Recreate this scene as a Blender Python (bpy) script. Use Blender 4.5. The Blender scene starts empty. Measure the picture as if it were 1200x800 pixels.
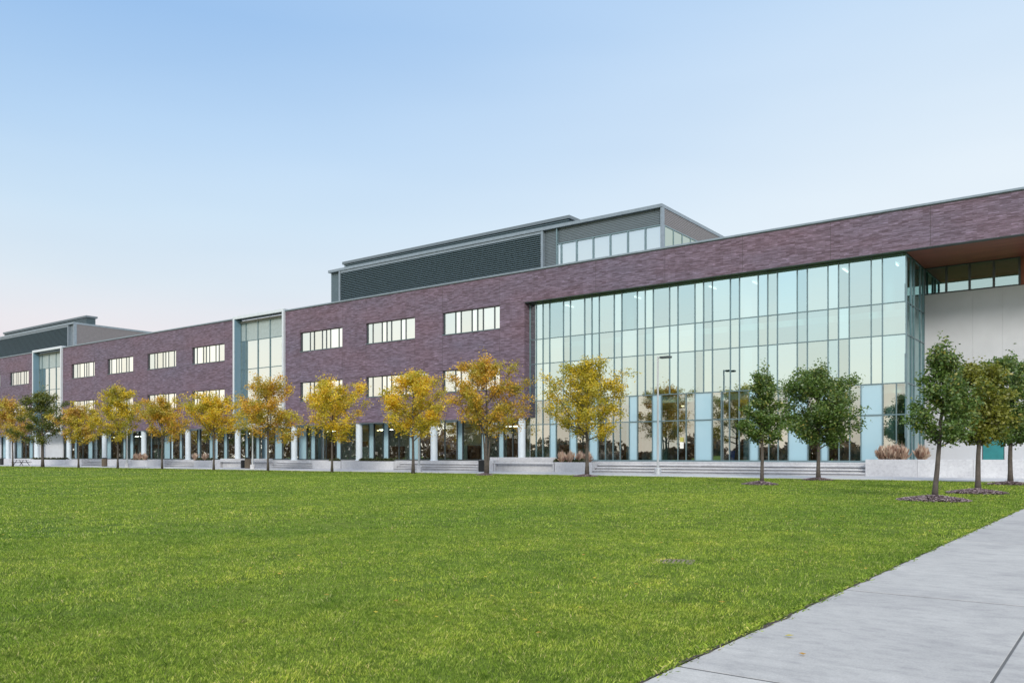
import bpy, bmesh, math, random
import numpy as np
from mathutils import Vector, Matrix
R = random.Random(7)
S = bpy.context.scene
COL = S.collection
PI = math.pi

# ------------------------------------------------------------------ survey
F, U0, V0, EYE = 974.0, 600.0, 534.5, 1.3        # focal length in px, horizon row, eye height
def ray(u):
    c = (u-U0)/F
    return .799*c-.601, .601*c+.799
def atx(u, Y):                                   # world X of column u on the plane Y
    a, b = ray(u); return Y*a/b
def atz(u, v, Y):
    return EYE+(V0-v)*Y/(F*ray(u)[1])

# ------------------------------------------------------------------ helpers
class MB:
    def __init__(s): s.v = []; s.f = []; s.m = []
    def quad(s, a, b, c, d, m=0):
        n = len(s.v); s.v += [a, b, c, d]; s.f.append((n, n+1, n+2, n+3)); s.m.append(m)
    def box(s, x0, x1, y0, y1, z0, z1, m=0):
        if x0 > x1: x0, x1 = x1, x0
        n = len(s.v)
        s.v += [(x0,y0,z0),(x1,y0,z0),(x1,y1,z0),(x0,y1,z0),(x0,y0,z1),(x1,y0,z1),(x1,y1,z1),(x0,y1,z1)]
        for q in ((0,3,2,1),(4,5,6,7),(0,1,5,4),(1,2,6,5),(2,3,7,6),(3,0,4,7)):
            s.f.append(tuple(n+i for i in q)); s.m.append(m)
    def tube(s, pts, rads, seg=8, cap=True, m=0):
        n0 = len(s.v); k = len(pts)
        P = [Vector(p) for p in pts]
        for i, p in enumerate(P):
            d = (P[min(i+1,k-1)]-P[max(i-1,0)])
            if d.length < 1e-9: d = Vector((0,0,1))
            d.normalize()
            ref = Vector((1,0,0)) if abs(d.x) < .8 else Vector((0,1,0))
            a = d.cross(ref).normalized(); b = d.cross(a)
            for j in range(seg):
                t = 2*PI*j/seg
                s.v.append(tuple(p+rads[i]*(math.cos(t)*a+math.sin(t)*b)))
        for i in range(k-1):
            for j in range(seg):
                a0 = n0+i*seg+j; a1 = n0+i*seg+(j+1) % seg
                s.f.append((a0, a1, a1+seg, a0+seg)); s.m.append(m)
        if cap:
            s.f.append(tuple(n0+j for j in range(seg))[::-1]); s.m.append(m)
            s.f.append(tuple(n0+(k-1)*seg+j for j in range(seg))); s.m.append(m)
    def lathe(s, prof, cx=0, cy=0, seg=20):
        s.tube([(cx,cy,z) for r, z in prof], [r for r, z in prof], seg)
    def build(s, name, mat, parent=None, bevel=0, smooth=False, mats=None):
        me = bpy.data.meshes.new(name); me.from_pydata(s.v, [], s.f)
        for mm in (mats or [mat]): me.materials.append(mm)
        if mats: me.polygons.foreach_set('material_index', s.m)
        bm = bmesh.new(); bm.from_mesh(me); bmesh.ops.recalc_face_normals(bm, faces=bm.faces); bm.to_mesh(me); bm.free()
        if smooth: me.shade_smooth()
        o = bpy.data.objects.new(name, me); COL.objects.link(o)
        if parent: o.parent = parent
        if bevel:
            b = o.modifiers.new('bevel', 'BEVEL'); b.width = bevel; b.segments = 2; b.limit_method = 'ANGLE'
        return o
def tag(o, label=None, cat=None, group=None, kind=None):
    if label: o['label'] = label
    if cat: o['category'] = cat
    if group: o['group'] = group
    if kind: o['kind'] = kind
    return o
def thing(name, label, cat, loc=(0,0,0), group=None, rz=0):
    o = bpy.data.objects.new(name, None); COL.objects.link(o)
    o.location = loc; o.rotation_euler = (0,0,rz); o.empty_display_size = .3
    return tag(o, label, cat, group)
def cells(name, fr, mat, parent=None):           # numpy quads (n,4,3) -> one object
    n = len(fr)
    me = bpy.data.meshes.new(name)
    me.vertices.add(n*4); me.vertices.foreach_set('co', fr.reshape(-1).astype(np.float32))
    me.loops.add(n*4); me.loops.foreach_set('vertex_index', np.arange(n*4, dtype=np.int32))
    me.polygons.add(n); me.polygons.foreach_set('loop_start', np.arange(0, n*4, 4, dtype=np.int32))
    me.update(calc_edges=True); me.materials.append(mat)
    o = bpy.data.objects.new(name, me); COL.objects.link(o)
    if parent: o.parent = parent
    return o

# ------------------------------------------------------------------ materials
class NT:
    def __init__(s, name):
        s.mat = bpy.data.materials.new(name); s.mat.use_nodes = True
        s.t = s.mat.node_tree; s.t.nodes.clear()
        s.out = s.n('ShaderNodeOutputMaterial')
    def n(s, typ, **k):
        o = s.t.nodes.new(typ)
        for a, b in k.items(): setattr(o, a, b)
        return o
    def l(s, a, b): s.t.links.new(a, b)
    def bsdf(s, col=(.5,.5,.5), rough=.6, metal=0, spec=.5):
        b = s.n('ShaderNodeBsdfPrincipled')
        b.inputs['Roughness'].default_value = rough; b.inputs['Metallic'].default_value = metal
        b.inputs['Specular IOR Level'].default_value = spec
        if isinstance(col, tuple): b.inputs['Base Color'].default_value = (*col, 1)
        else: s.l(col, b.inputs['Base Color'])
        s.l(b.outputs[0], s.out.inputs[0]); s.b = b; return b
    def coord(s, scale=(1,1,1), kind='Object'):
        c = s.n('ShaderNodeTexCoord'); m = s.n('ShaderNodeMapping'); m.inputs['Scale'].default_value = scale
        s.l(c.outputs[kind], m.inputs[0]); return m.outputs[0]
    def noise(s, vec, scale=1, detail=4, rough=.6):
        o = s.n('ShaderNodeTexNoise'); o.inputs['Scale'].default_value = scale
        o.inputs['Detail'].default_value = detail; o.inputs['Roughness'].default_value = rough
        s.l(vec, o.inputs['Vector']); return o.outputs['Fac']
    def ramp(s, fac, stops):
        o = s.n('ShaderNodeValToRGB'); e = o.color_ramp.elements
        while len(e) < len(stops): e.new(.5)
        for i, (p, c) in enumerate(stops): e[i].position = p; e[i].color = (*c, 1)
        s.l(fac, o.inputs[0]); return o.outputs[0]
    def mix(s, fac, a, b, mode='MIX'):
        o = s.n('ShaderNodeMix', data_type='RGBA', blend_type=mode)
        for i, v in ((0, fac), (6, a), (7, b)):
            if isinstance(v, (int, float)): o.inputs[i].default_value = v
            elif isinstance(v, tuple): o.inputs[i].default_value = (*v, 1)
            else: s.l(v, o.inputs[i])
        return o.outputs[2]
    def math(s, op, a, b=0):
        o = s.n('ShaderNodeMath', operation=op)
        for i, v in ((0, a), (1, b)):
            if isinstance(v, (int, float)): o.inputs[i].default_value = v
            else: s.l(v, o.inputs[i])
        return o.outputs[0]
    def bump(s, h, strength=.4, dist=.02):
        o = s.n('ShaderNodeBump'); o.inputs['Strength'].default_value = strength; o.inputs['Distance'].default_value = dist
        s.l(h, o.inputs['Height']); s.l(o.outputs[0], s.b.inputs['Normal'])

def plain(name, col, rough=.5, metal=0, var=.12, scale=3, spec=.5):
    t = NT(name); v = t.coord()
    f = t.noise(v, scale, 5)
    c = t.mix(1.0, col, t.ramp(f, [(.3, (1-var,)*3), (.7, (1+var,)*3)]), 'MULTIPLY')
    t.bsdf(c, rough, metal, spec); t.bump(t.noise(v, scale*14, 3), .12, .01)
    return t.mat

def brick_mat():
    t = NT('purple_brick')
    c = t.n('ShaderNodeTexCoord'); sp = t.n('ShaderNodeSeparateXYZ'); t.l(c.outputs['Object'], sp.inputs[0])
    cb = t.n('ShaderNodeCombineXYZ'); t.l(t.math('ADD', sp.outputs[0], sp.outputs[1]), cb.inputs[0]); t.l(sp.outputs[2], cb.inputs[1])
    b = t.n('ShaderNodeTexBrick'); t.l(cb.outputs[0], b.inputs['Vector'])
    b.inputs['Scale'].default_value = 1; b.inputs['Brick Width'].default_value = .6; b.inputs['Row Height'].default_value = .082
    b.inputs['Mortar Size'].default_value = .007; b.inputs['Mortar Smooth'].default_value = .2; b.offset = .37
    b.inputs['Color1'].default_value = (.200,.153,.215,1); b.inputs['Color2'].default_value = (.105,.070,.098,1)
    b.inputs['Mortar'].default_value = (.11,.09,.105,1)
    m = t.n('ShaderNodeMapping'); m.inputs['Scale'].default_value = (1.3, 12, 1); t.l(cb.outputs[0], m.inputs[0])
    st = t.noise(m.outputs[0], 1.3, 5, .65)
    col = t.mix(1.0, b.outputs['Color'], t.ramp(st, [(.30, (.66,.60,.62)), (.5, (.93,.93,.93)), (.68, (1.6,1.6,1.68))]), 'MULTIPLY')
    m2 = t.n('ShaderNodeMapping'); m2.inputs['Scale'].default_value = (.12, .3, 1); t.l(cb.outputs[0], m2.inputs[0])
    big = t.noise(m2.outputs[0], 1.0, 3, .5)
    col = t.mix(1.0, col, t.ramp(big, [(.3, (1.08,.95,.93)), (.7, (.93,1.02,1.07))]), 'MULTIPLY')
    t.bsdf(col, .62, 0, .35); t.bump(t.math('ADD', t.math('MULTIPLY', b.outputs['Fac'], -1), st), .5, .02)
    return t.mat

def glass_mat(name, refl, tint, rough=0.0, tcol=(1,1,1), vary=0.0):
    t = NT(name)
    g = t.n('ShaderNodeBsdfGlossy'); g.inputs['Roughness'].default_value = rough; g.inputs['Color'].default_value = (*tcol, 1)
    tr = t.n('ShaderNodeBsdfTransparent'); tr.inputs[0].default_value = (*tint, 1)
    fr = t.n('ShaderNodeLayerWeight'); fr.inputs['Blend'].default_value = .35
    gi = t.n('ShaderNodeNewGeometry'); rp = gi.outputs['Random Per Island']
    rf = t.math('ADD', refl-vary/2, t.math('MULTIPLY', rp, vary))
    f = t.math('MINIMUM', t.math('ADD', t.math('MULTIPLY', fr.outputs['Fresnel'], t.math('SUBTRACT', 1, rf)), rf), .97)
    if vary: t.l(t.mix(1.0, tcol, t.ramp(t.math('FRACT', t.math('MULTIPLY', rp, 7.3)), [(0,(.90,.97,1)),(.5,(1,1,1)),(1,(1,.985,.955))]), 'MULTIPLY'), g.inputs['Color'])
    # slight roller wave of the float glass
    v = t.coord((.35,.35,.9)); b = t.n('ShaderNodeBump'); b.inputs['Strength'].default_value = .05; b.inputs['Distance'].default_value = .03
    t.l(t.noise(v, 1.3, 2), b.inputs['Height']); t.l(b.outputs[0], g.inputs['Normal'])
    mx = t.n('ShaderNodeMixShader'); t.l(f, mx.inputs[0]); t.l(tr.outputs[0], mx.inputs[1]); t.l(g.outputs[0], mx.inputs[2])
    t.l(mx.outputs[0], t.out.inputs[0]); return t.mat

def concrete(name, col, dark=.72, streak=(1,1,1)):
    t = NT(name); v = t.coord()
    a = t.noise(v, .55, 5, .6); b = t.noise(t.coord(streak), 6, 6, .75); s = t.noise(v, 90, 3, .7)
    c = t.mix(1.0, col, t.ramp(a, [(.25, (dark,dark,dark+.02)), (.75, (1.1,1.1,1.1))]), 'MULTIPLY')
    c = t.mix(1.0, c, t.ramp(b, [(.28, (.80,.80,.82)), (.5, (1,1,1)), (.75, (1.12,1.12,1.12))]), 'MULTIPLY')
    c = t.mix(1.0, c, t.ramp(s, [(.3, (.86,.86,.86)), (.7, (1.1,1.1,1.1))]), 'MULTIPLY')
    vo = t.n('ShaderNodeTexVoronoi'); vo.inputs['Scale'].default_value = 2.3; t.l(v, vo.inputs['Vector'])
    c = t.mix(t.ramp(vo.outputs['Distance'], [(.0, (.75,)*3), (.05, (0,)*3)]), c, (.16,.15,.14))
    g = t.n('ShaderNodeNewGeometry')
    c = t.mix(1.0, c, t.ramp(g.outputs['Random Per Island'], [(0, (.90,.90,.91)), (1, (1.07,1.07,1.06))]), 'MULTIPLY')
    st = t.noise(t.coord((.5,1.1,1)), 1.7, 6, .7)
    c = t.mix(1.0, c, t.ramp(st, [(.36, (.88,.88,.89)), (.48, (1,1,1)), (.62, (1.0,1.0,1.0)), (.70, (1.14,1.14,1.13))]), 'MULTIPLY')
    t.bsdf(c, .8, 0, .25); t.bump(t.math('ADD', s, t.math('MULTIPLY', b, .8)), .3, .01)
    return t.mat

def leaf_mat(name, stops, patch=None):
    t = NT(name); g = t.n('ShaderNodeNewGeometry')
    c = t.ramp(g.outputs['Random Per Island'], stops)
    if patch:
        oi = t.n('ShaderNodeObjectInfo')
        v = t.n('ShaderNodeVectorMath', operation='ADD'); t.l(t.coord(), v.inputs[0])
        cb = t.n('ShaderNodeCombineXYZ'); t.l(t.math('MULTIPLY', oi.outputs['Random'], 60), cb.inputs[0]); t.l(cb.outputs[0], v.inputs[1])
        f = t.noise(v.outputs[0], .75, 2)
        c = t.mix(t.ramp(f, [(.44, (0,)*3), (.58, (.8,)*3)]), c, patch)
    d = t.n('ShaderNodeBsdfDiffuse'); tl = t.n('ShaderNodeBsdfTranslucent'); gl = t.n('ShaderNodeBsdfGlossy')
    gl.inputs['Roughness'].default_value = .45
    t.l(c, d.inputs[0]); t.l(c, tl.inputs[0])
    m = t.n('ShaderNodeMixShader'); m.inputs[0].default_value = .38; t.l(d.outputs[0], m.inputs[1]); t.l(tl.outputs[0], m.inputs[2])
    m2 = t.n('ShaderNodeMixShader'); m2.inputs[0].default_value = .05; t.l(m.outputs[0], m2.inputs[1]); t.l(gl.outputs[0], m2.inputs[2])
    t.l(m2.outputs[0], t.out.inputs[0]); return t.mat

def emit_mat(name, col, s):
    t = NT(name); e = t.n('ShaderNodeEmission'); e.inputs[0].default_value = (*col, 1); e.inputs[1].default_value = s
    t.l(e.outputs[0], t.out.inputs[0]); return t.mat

def lawn_mat():
    t = NT('lawn_soil_grass'); v = t.coord()
    big = t.noise(v, .16, 4, .6); mid = t.noise(v, 1.4, 5, .65); fine = t.noise(v, 28, 4, .75)
    c = t.ramp(mid, [(.3, (.075,.12,.016)), (.55, (.14,.21,.028)), (.75, (.20,.25,.04))])
    c = t.mix(1.0, c, t.ramp(fine, [(.3, (.30,.34,.3)), (.5, (.85,.85,.85)), (.72, (1.7,1.55,1.3))]), 'MULTIPLY')
    c = t.mix(1.0, c, t.ramp(big, [(.3, (.82,.9,.85)), (.7, (1.2,1.08,1.0))]), 'MULTIPLY')
    t.bsdf(c, .85, 0, .1); t.bump(fine, .8, .04); return t.mat

def grass_mat():
    t = NT('grass_blades'); g = t.n('ShaderNodeNewGeometry'); v = t.coord()
    c = t.ramp(g.outputs['Random Per Island'], [(0, (.070,.122,.022)), (.35, (.195,.315,.044)), (.75, (.33,.455,.080)), (.94, (.47,.55,.16)), (1, (.60,.54,.30))])
    c = t.mix(1.0, c, t.ramp(t.noise(v, 1.1, 8, .78), [(.32, (.52,.64,.62)), (.5, (1,1,1)), (.68, (1.45,1.25,1.15))]), 'MULTIPLY')
    c = t.mix(1.0, c, t.ramp(t.noise(t.coord((.22,.07,1)), 1.0, 3), [(.35, (.72,.82,.78)), (.65, (1.26,1.16,1.08))]), 'MULTIPLY')
    c = t.mix(1.0, c, t.ramp(t.noise(v, 13, 3, .7), [(.34, (.45,.52,.53)), (.5, (.98,.98,.98)), (.68, (1.38,1.28,1.2))]), 'MULTIPLY')
    c = t.mix(t.ramp(t.noise(v, 2.6, 5, .7), [(.58, (0,)*3), (.74, (.45,)*3)]), c, (.30,.27,.10))
    d = t.n('ShaderNodeBsdfDiffuse'); tl = t.n('ShaderNodeBsdfTranslucent'); t.l(c, d.inputs[0]); t.l(c, tl.inputs[0])
    m = t.n('ShaderNodeMixShader'); m.inputs[0].default_value = .35; t.l(d.outputs[0], m.inputs[1]); t.l(tl.outputs[0], m.inputs[2])
    t.l(m.outputs[0], t.out.inputs[0]); return t.mat

def wood_mat():
    t = NT('wood_soffit'); v = t.coord()
    w = t.n('ShaderNodeTexBrick'); t.l(v, w.inputs['Vector']); w.inputs['Scale'].default_value = 1
    w.inputs['Brick Width'].default_value = 3.2; w.inputs['Row Height'].default_value = .18; w.inputs['Mortar Size'].default_value = .006
    w.inputs['Color1'].default_value = (.28,.085,.05,1); w.inputs['Color2'].default_value = (.19,.055,.034,1); w.inputs['Mortar'].default_value = (.03,.015,.01,1)
    c = t.mix(1.0, w.outputs[0], t.ramp(t.noise(t.coord((1,12,1)), 1.5, 5), [(.3, (.75,)*3), (.7, (1.2,)*3)]), 'MULTIPLY')
    t.bsdf(c, .5); return t.mat

M = {}
M['brick'] = brick_mat()
M['coping'] = plain('coping_metal', (.23,.28,.335), .4, .3)
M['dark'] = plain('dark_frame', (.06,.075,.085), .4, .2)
M['mull'] = plain('mullion_metal', (.16,.235,.27), .35, .4)
M['silver'] = plain('silver_frame', (.62,.67,.74), .35, .3, .05)
M['white'] = plain('white_panel', (.56,.585,.64), .5, 0, .04, 1)
M['col'] = plain('painted_column', (.56,.63,.70), .4, 0, .04)
M['curtain'] = glass_mat('curtain_glass', .70, (.62,.92,.94), tcol=(.76,.96,1.0), vary=.22)
M['side'] = glass_mat('teal_side_glass', .48, (.34,.66,.66), tcol=(.72,.95,.96))
M['store'] = glass_mat('storefront_glass', .20, (.75,.92,.92), tcol=(.8,.95,1))
M['win'] = glass_mat('window_glass', .74, (.8,.92,.92), tcol=(.93,1.0,1.0), vary=.16)
t = NT('frosted_glass_panel'); t.bsdf((.34,.52,.62), .16, 0, .8); t.b.inputs['Coat Weight'].default_value = .5; M['frost'] = t.mat
t = NT('blue_side_panel'); t.bsdf((.16,.27,.36), .25, 0, .6); M['blueglass'] = t.mat
M['blind'] = plain('window_blind', (.75,.75,.70), .8, 0, .04)
M['inwall'] = plain('interior_wall', (.42,.44,.42), .8)
M['inbrown'] = plain('interior_wood', (.20,.09,.045), .6, 0, .2)
M['indark'] = plain('interior_dark', (.40,.46,.46), .8)
M['inceil'] = plain('interior_ceiling', (.72,.78,.76), .8, 0, .04)
M['infloor'] = plain('interior_floor', (.16,.17,.17), .35)
M['light'] = emit_mat('ceiling_light', (1,.95,.8), 2.4)
M['warm'] = emit_mat('warm_downlight', (1,.72,.35), 5)
M['panel'] = plain('ribbed_metal', (.15,.185,.215), .45, .3, .06)
M['beige'] = plain('ribbed_side', (.20,.19,.205), .5, .1, .06)
M['louvre'] = plain('louvre_blade', (.105,.155,.185), .42, .4, .05)
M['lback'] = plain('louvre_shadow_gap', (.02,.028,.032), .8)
M['wood'] = wood_mat()
M['roof'] = plain('roof_membrane', (.3,.3,.3), .9)
M['conc'] = concrete('terrace_concrete', (.56,.57,.60), .85)
M['walk'] = concrete('walk_concrete', (.52,.53,.55), .86)
M['path'] = concrete('path_concrete', (.40,.39,.375), .84, (.8,1.5,1))
M['joint'] = plain('joint_dark', (.10,.10,.10), .9)
M['lawn'] = lawn_mat(); M['grass'] = grass_mat()
M['bark'] = plain('bark', (.085,.072,.066), .9, 0, .35, 7)
M['barkpale'] = plain('bark_pale', (.15,.135,.12), .9, 0, .35, 7)
M['black'] = plain('black_metal', (.02,.022,.025), .4, .3)
M['pole'] = plain('pole_metal', (.50,.53,.57), .35, .5, .05)
M['bin'] = plain('bin_brown', (.17,.13,.09), .7, 0, .3, 12)
M['soil'] = plain('planter_soil', (.05,.035,.028), .95)
M['blue'] = plain('blue_plastic', (.01,.05,.22), .4)
M['paper'] = plain('paper', (.8,.8,.76), .7); M['yellow'] = plain('yellow_notice', (.42,.40,.10), .7)
t = NT('mulch_chips'); g = t.n('ShaderNodeNewGeometry')
t.bsdf(t.ramp(g.outputs['Random Per Island'], [(0, (.07,.045,.055)), (.5, (.20,.145,.155)), (.85, (.36,.28,.29)), (1, (.52,.44,.42))]), .9); M['mulch'] = t.mat
YEL = dict(
 gold=leaf_mat('leaf_gold', [(0,(0.52,0.276,0.0179)),(.35,(0.85,0.501,0.0224)),(.7,(0.85,0.666,0.0328)),(1,(0.778,0.611,0.0447))], (0.399,0.369,0.0299)),
 orange=leaf_mat('leaf_orange', [(0,(0.364,0.193,0.0232)),(.4,(0.69,0.368,0.034)),(.75,(0.85,0.503,0.0464)),(1,(0.654,0.522,0.0464))], (0.347,0.329,0.034)),
 lime=leaf_mat('leaf_lime', [(0,(0.283,0.235,0.0179)),(.4,(0.611,0.449,0.0268)),(.75,(0.85,0.628,0.0328)),(1,(0.85,0.612,0.0374))], (0.283,0.289,0.0268)),
 rust=leaf_mat('leaf_rust', [(0,(0.316,0.166,0.032)),(.4,(0.555,0.312,0.0481)),(.75,(0.777,0.467,0.08)),(1,(0.481,0.428,0.0642))], (0.519,0.467,0.0402)),
 green=leaf_mat('leaf_green', [(0,(0.0466,0.0948,0.0275)),(.5,(0.105,0.179,0.0411)),(.85,(0.199,0.274,0.0604)),(1,(0.397,0.337,0.0824))], (0.116,0.201,0.0385)),
 dark=leaf_mat('leaf_dark', [(0,(0.0644,0.0897,0.0156)),(.5,(0.129,0.158,0.0182)),(.9,(0.229,0.224,0.0234)),(1,(0.358,0.269,0.026))], (0.0786,0.112,0.0156)),
 olive=leaf_mat('leaf_olive', [(0,(0.0676,0.114,0.0187)),(.5,(0.152,0.195,0.0281)),(.9,(0.27,0.276,0.039)),(1,(0.372,0.293,0.0468))], (0.237,0.244,0.0312)),
 far=leaf_mat('leaf_far', [(0,(.11,.06,.04)),(.5,(.18,.10,.06)),(1,(.28,.16,.07))]),
 tan=leaf_mat('leaf_tan', [(0,(.30,.17,.15)),(.4,(.62,.44,.34)),(1,(.80,.70,.58))]),
 shrub=leaf_mat('leaf_shrub', [(0,(.03,.04,.015)),(.5,(.06,.08,.025)),(1,(.13,.13,.05))]))

# ------------------------------------------------------------------ world, sun, camera
SUN_EL, SUN_AZ = math.radians(27), math.radians(142)     # azimuth measured clockwise from +Y: behind the camera
w = bpy.data.worlds.new('World'); S.world = w; w.use_nodes = True
t = w.node_tree; t.nodes.clear()
def wn(typ, **k):
    o = t.nodes.new(typ)
    for a, b in k.items(): setattr(o, a, b)
    return o
tc = wn('ShaderNodeTexCoord'); sep = wn('ShaderNodeSeparateXYZ'); t.links.new(tc.outputs['Generated'], sep.inputs[0])
def wramp(stops):
    o = wn('ShaderNodeValToRGB'); e = o.color_ramp.elements; e.remove(e[1])
    for i, (p, c) in enumerate(stops):
        q = e[0] if i == 0 else e.new(p)
        q.position = p; q.color = (*c, 1)
    t.links.new(sep.outputs[2], o.inputs[0]); return o.outputs[0]
east = wramp([(0,(.76,.66,.71)),(.09,(.79,.72,.76)),(.14,(.78,.76,.80)),(.19,(.71,.79,.86)),(.26,(.60,.75,.89)),(.34,(.46,.65,.88)),(.45,(.31,.52,.83)),(.62,(.36,.55,.85)),(1,(1.2,1.4,1.75))])
east2 = wramp([(0,(.82,.76,.76)),(.12,(.82,.84,.88)),(.25,(.78,.86,.92)),(.36,(.68,.80,.92)),(.50,(.50,.68,.90)),(.65,(.5,.68,.9)),(1,(1.2,1.4,1.75))])
west = wramp([(0,(1.25,1.02,.84)),(.06,(1.22,1.06,.88)),(.12,(1.15,1.08,.96)),(.19,(1.02,1.07,1.05)),(.28,(.84,.98,1.08)),(.5,(1.05,1.15,1.28)),(1,(1.35,1.5,1.75))])
def wm(op, a, b):
    o = wn('ShaderNodeMath', operation=op)
    for i, v in ((0, a), (1, b)):
        if isinstance(v, (int, float)): o.inputs[i].default_value = v
        else: t.links.new(v, o.inputs[i])
    return o.outputs[0]
def wmap(v, a, b):
    o = wn('ShaderNodeMapRange', interpolation_type='SMOOTHSTEP'); t.links.new(v, o.inputs[0])
    o.inputs[1].default_value = a; o.inputs[2].default_value = b; return o.outputs[0]
def wmix(f, a, b):
    o = wn('ShaderNodeMix', data_type='RGBA')
    if isinstance(f, float): o.inputs[0].default_value = f
    else: t.links.new(f, o.inputs[0])
    t.links.new(a, o.inputs[6]); t.links.new(b, o.inputs[7]); return o.outputs[2]
e = wmix(wmap(sep.outputs[0], -.95, -.05), east, east2)
g = wmix(wmap(wm('SUBTRACT', wm('MULTIPLY', sep.outputs[0], .9), sep.outputs[1]), -.9, -.2), e, west)
# faint uneven high cloud so the sky is not a clean ramp
nz = wn('ShaderNodeTexNoise'); nm = wn('ShaderNodeMapping'); nm.inputs['Scale'].default_value = (1.2,1.2,6)
t.links.new(tc.outputs['Generated'], nm.inputs[0]); t.links.new(nm.outputs[0], nz.inputs[0]); nz.inputs['Scale'].default_value = 1.6
cl = wn('ShaderNodeMix', data_type='RGBA', blend_type='MULTIPLY'); cl.inputs[0].default_value = 1
cr = wn('ShaderNodeValToRGB'); cr.color_ramp.elements[0].position = .35; cr.color_ramp.elements[0].color = (.965,.975,.985,1)
cr.color_ramp.elements[1].position = .65; cr.color_ramp.elements[1].color = (1.03,1.02,1.01,1)
t.links.new(nz.outputs[0], cr.inputs[0]); t.links.new(g, cl.inputs[6]); t.links.new(cr.outputs[0], cl.inputs[7])
sky = wn('ShaderNodeTexSky', sky_type='NISHITA'); sky.sun_disc = False
sky.sun_elevation = SUN_EL; sky.sun_rotation = SUN_AZ
sc = wn('ShaderNodeVectorMath', operation='SCALE'); t.links.new(cl.outputs[2], sc.inputs[0]); sc.inputs['Scale'].default_value = 10
mx = wmix(.06, sc.outputs[0], sky.outputs[0])
bg = wn('ShaderNodeBackground'); bg.inputs[1].default_value = .1; t.links.new(mx, bg.inputs[0])
wo = wn('ShaderNodeOutputWorld'); t.links.new(bg.outputs[0], wo.inputs[0])

sl = bpy.data.lights.new('sun', 'SUN'); sl.energy = 2.3; sl.angle = math.radians(12); sl.color = (1,.93,.80)
so = bpy.data.objects.new('sun', sl); COL.objects.link(so)
sd = Vector((math.sin(SUN_AZ)*math.cos(SUN_EL), math.cos(SUN_AZ)*math.cos(SUN_EL), math.sin(SUN_EL)))
so.rotation_euler = sd.to_track_quat('Z', 'Y').to_euler()

cd = bpy.data.cameras.new('camera'); cam = bpy.data.objects.new('camera', cd); COL.objects.link(cam)
cam.location = (0,0,EYE); cam.rotation_euler = (PI/2, 0, math.atan2(.601,.799))
cd.sensor_width = 36; cd.lens = F/1200*36; cd.shift_y = (V0-400)/1200; cd.clip_end = 3000; cd.clip_start = .05
S.camera = cam
S.view_settings.view_transform = 'Standard'; S.view_settings.look = 'None'; S.view_settings.gamma = 1
S.view_settings.use_curve_mapping = False; S.view_settings.exposure = .1
S.cycles.max_bounces = 8; S.cycles.transparent_max_bounces = 12; S.cycles.sample_clamp_indirect = 4
S.cycles.caustics_reflective = False; S.cycles.caustics_refractive = False

# ------------------------------------------------------------------ levels and planes
YB, YG, YS, YR, YP, YU = 57.4, 58.2, 59.7, 63.8, 63.0, 67.0      # brick face, curtain glass, shop front, recess wall, penthouse, upper screen
ZT, ZTOP = .9, 17.0
XG0, XG1 = atx(614.5, YB), atx(1061, YG)                          # curtain wall opening
XL, XRR = -178.0, 7.0
SOF = 4.65
zr = [(7.19, 9.17), (12.48, 14.48)]
ZA, ZBm, ZC, ZD = 11.30, 9.20, 6.06, 4.02
XPATH0, XPATH1 = -2.23, 2.50
YEDGE, YSTEP = 48.4, 55.2

# ------------------------------------------------------------------ ground
mb = MB(); mb.quad((-1500,-1500,-.06),(1500,-1500,-.06),(1500,1500,-.06),(-1500,1500,-.06))
tag(mb.build('ground', M['lawn']), kind='structure')
xs = [-260,-120,-60,-30,-15,-8,-4,XPATH0+.06]; ys = [-60,-20,-5,2,6,10,16,24,34,YEDGE]
mb = MB()
for i in range(len(xs)-1):
    for j in range(len(ys)-1):
        mb.quad((xs[i],ys[j],0),(xs[i+1],ys[j],0),(xs[i+1],ys[j+1],0),(xs[i],ys[j+1],0))
mb.quad((XPATH1-.06,-60,0),(60,-60,0),(60,YEDGE,0),(XPATH1-.06,YEDGE,0))
tag(mb.build('lawn', M['lawn']), kind='structure')
# footpath: separate slabs with open joints on a dark bed
jy = [-8,-3.4,.9,4.64,8.26,14.03,19.6,25.2,30.8,36.4,42.0,YEDGE]
jx = [XPATH0, XPATH0+1.575, XPATH0+3.15, XPATH1]
mb = MB()
for a in range(3):
    for b in range(len(jy)-1):
        g = .007; x0, x1, y0, y1 = jx[a]+g, jx[a+1]-g, jy[b]+.013, jy[b+1]-.013
        if a == 0: x0 = jx[0]
        dz = R.uniform(-.0008,.0008); mb.box(x0, x1, y0, y1, -.05, .028+dz)
tag(mb.build('footpath', M['path'], bevel=.006), kind='structure')
mb = MB(); mb.box(XPATH0+.01, XPATH1-.01, -8, YEDGE-.01, -.055, .0248); tag(mb.build('path_joint_bed', M['joint']), kind='structure')
mb = MB(); n = 420
for i in range(n):
    y0, y1 = 1+i*.11, 1+(i+1)*.11
    def ex(y): return XPATH0-.06-.03*abs(math.sin(y*4.3)+math.sin(y*9.1+1))
    def ix(y): return XPATH0+.004+.014*max(0, math.sin(y*5.1+.6)+math.sin(y*12.7)+math.sin(y*2.2))
    mb.quad((ex(y0),y0,.004),(ix(y0),y0,.034),(ix(y1),y1,.034),(ex(y1),y1,.004))
tag(mb.build('path_edge_soil', M['soil']), kind='structure')
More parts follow.
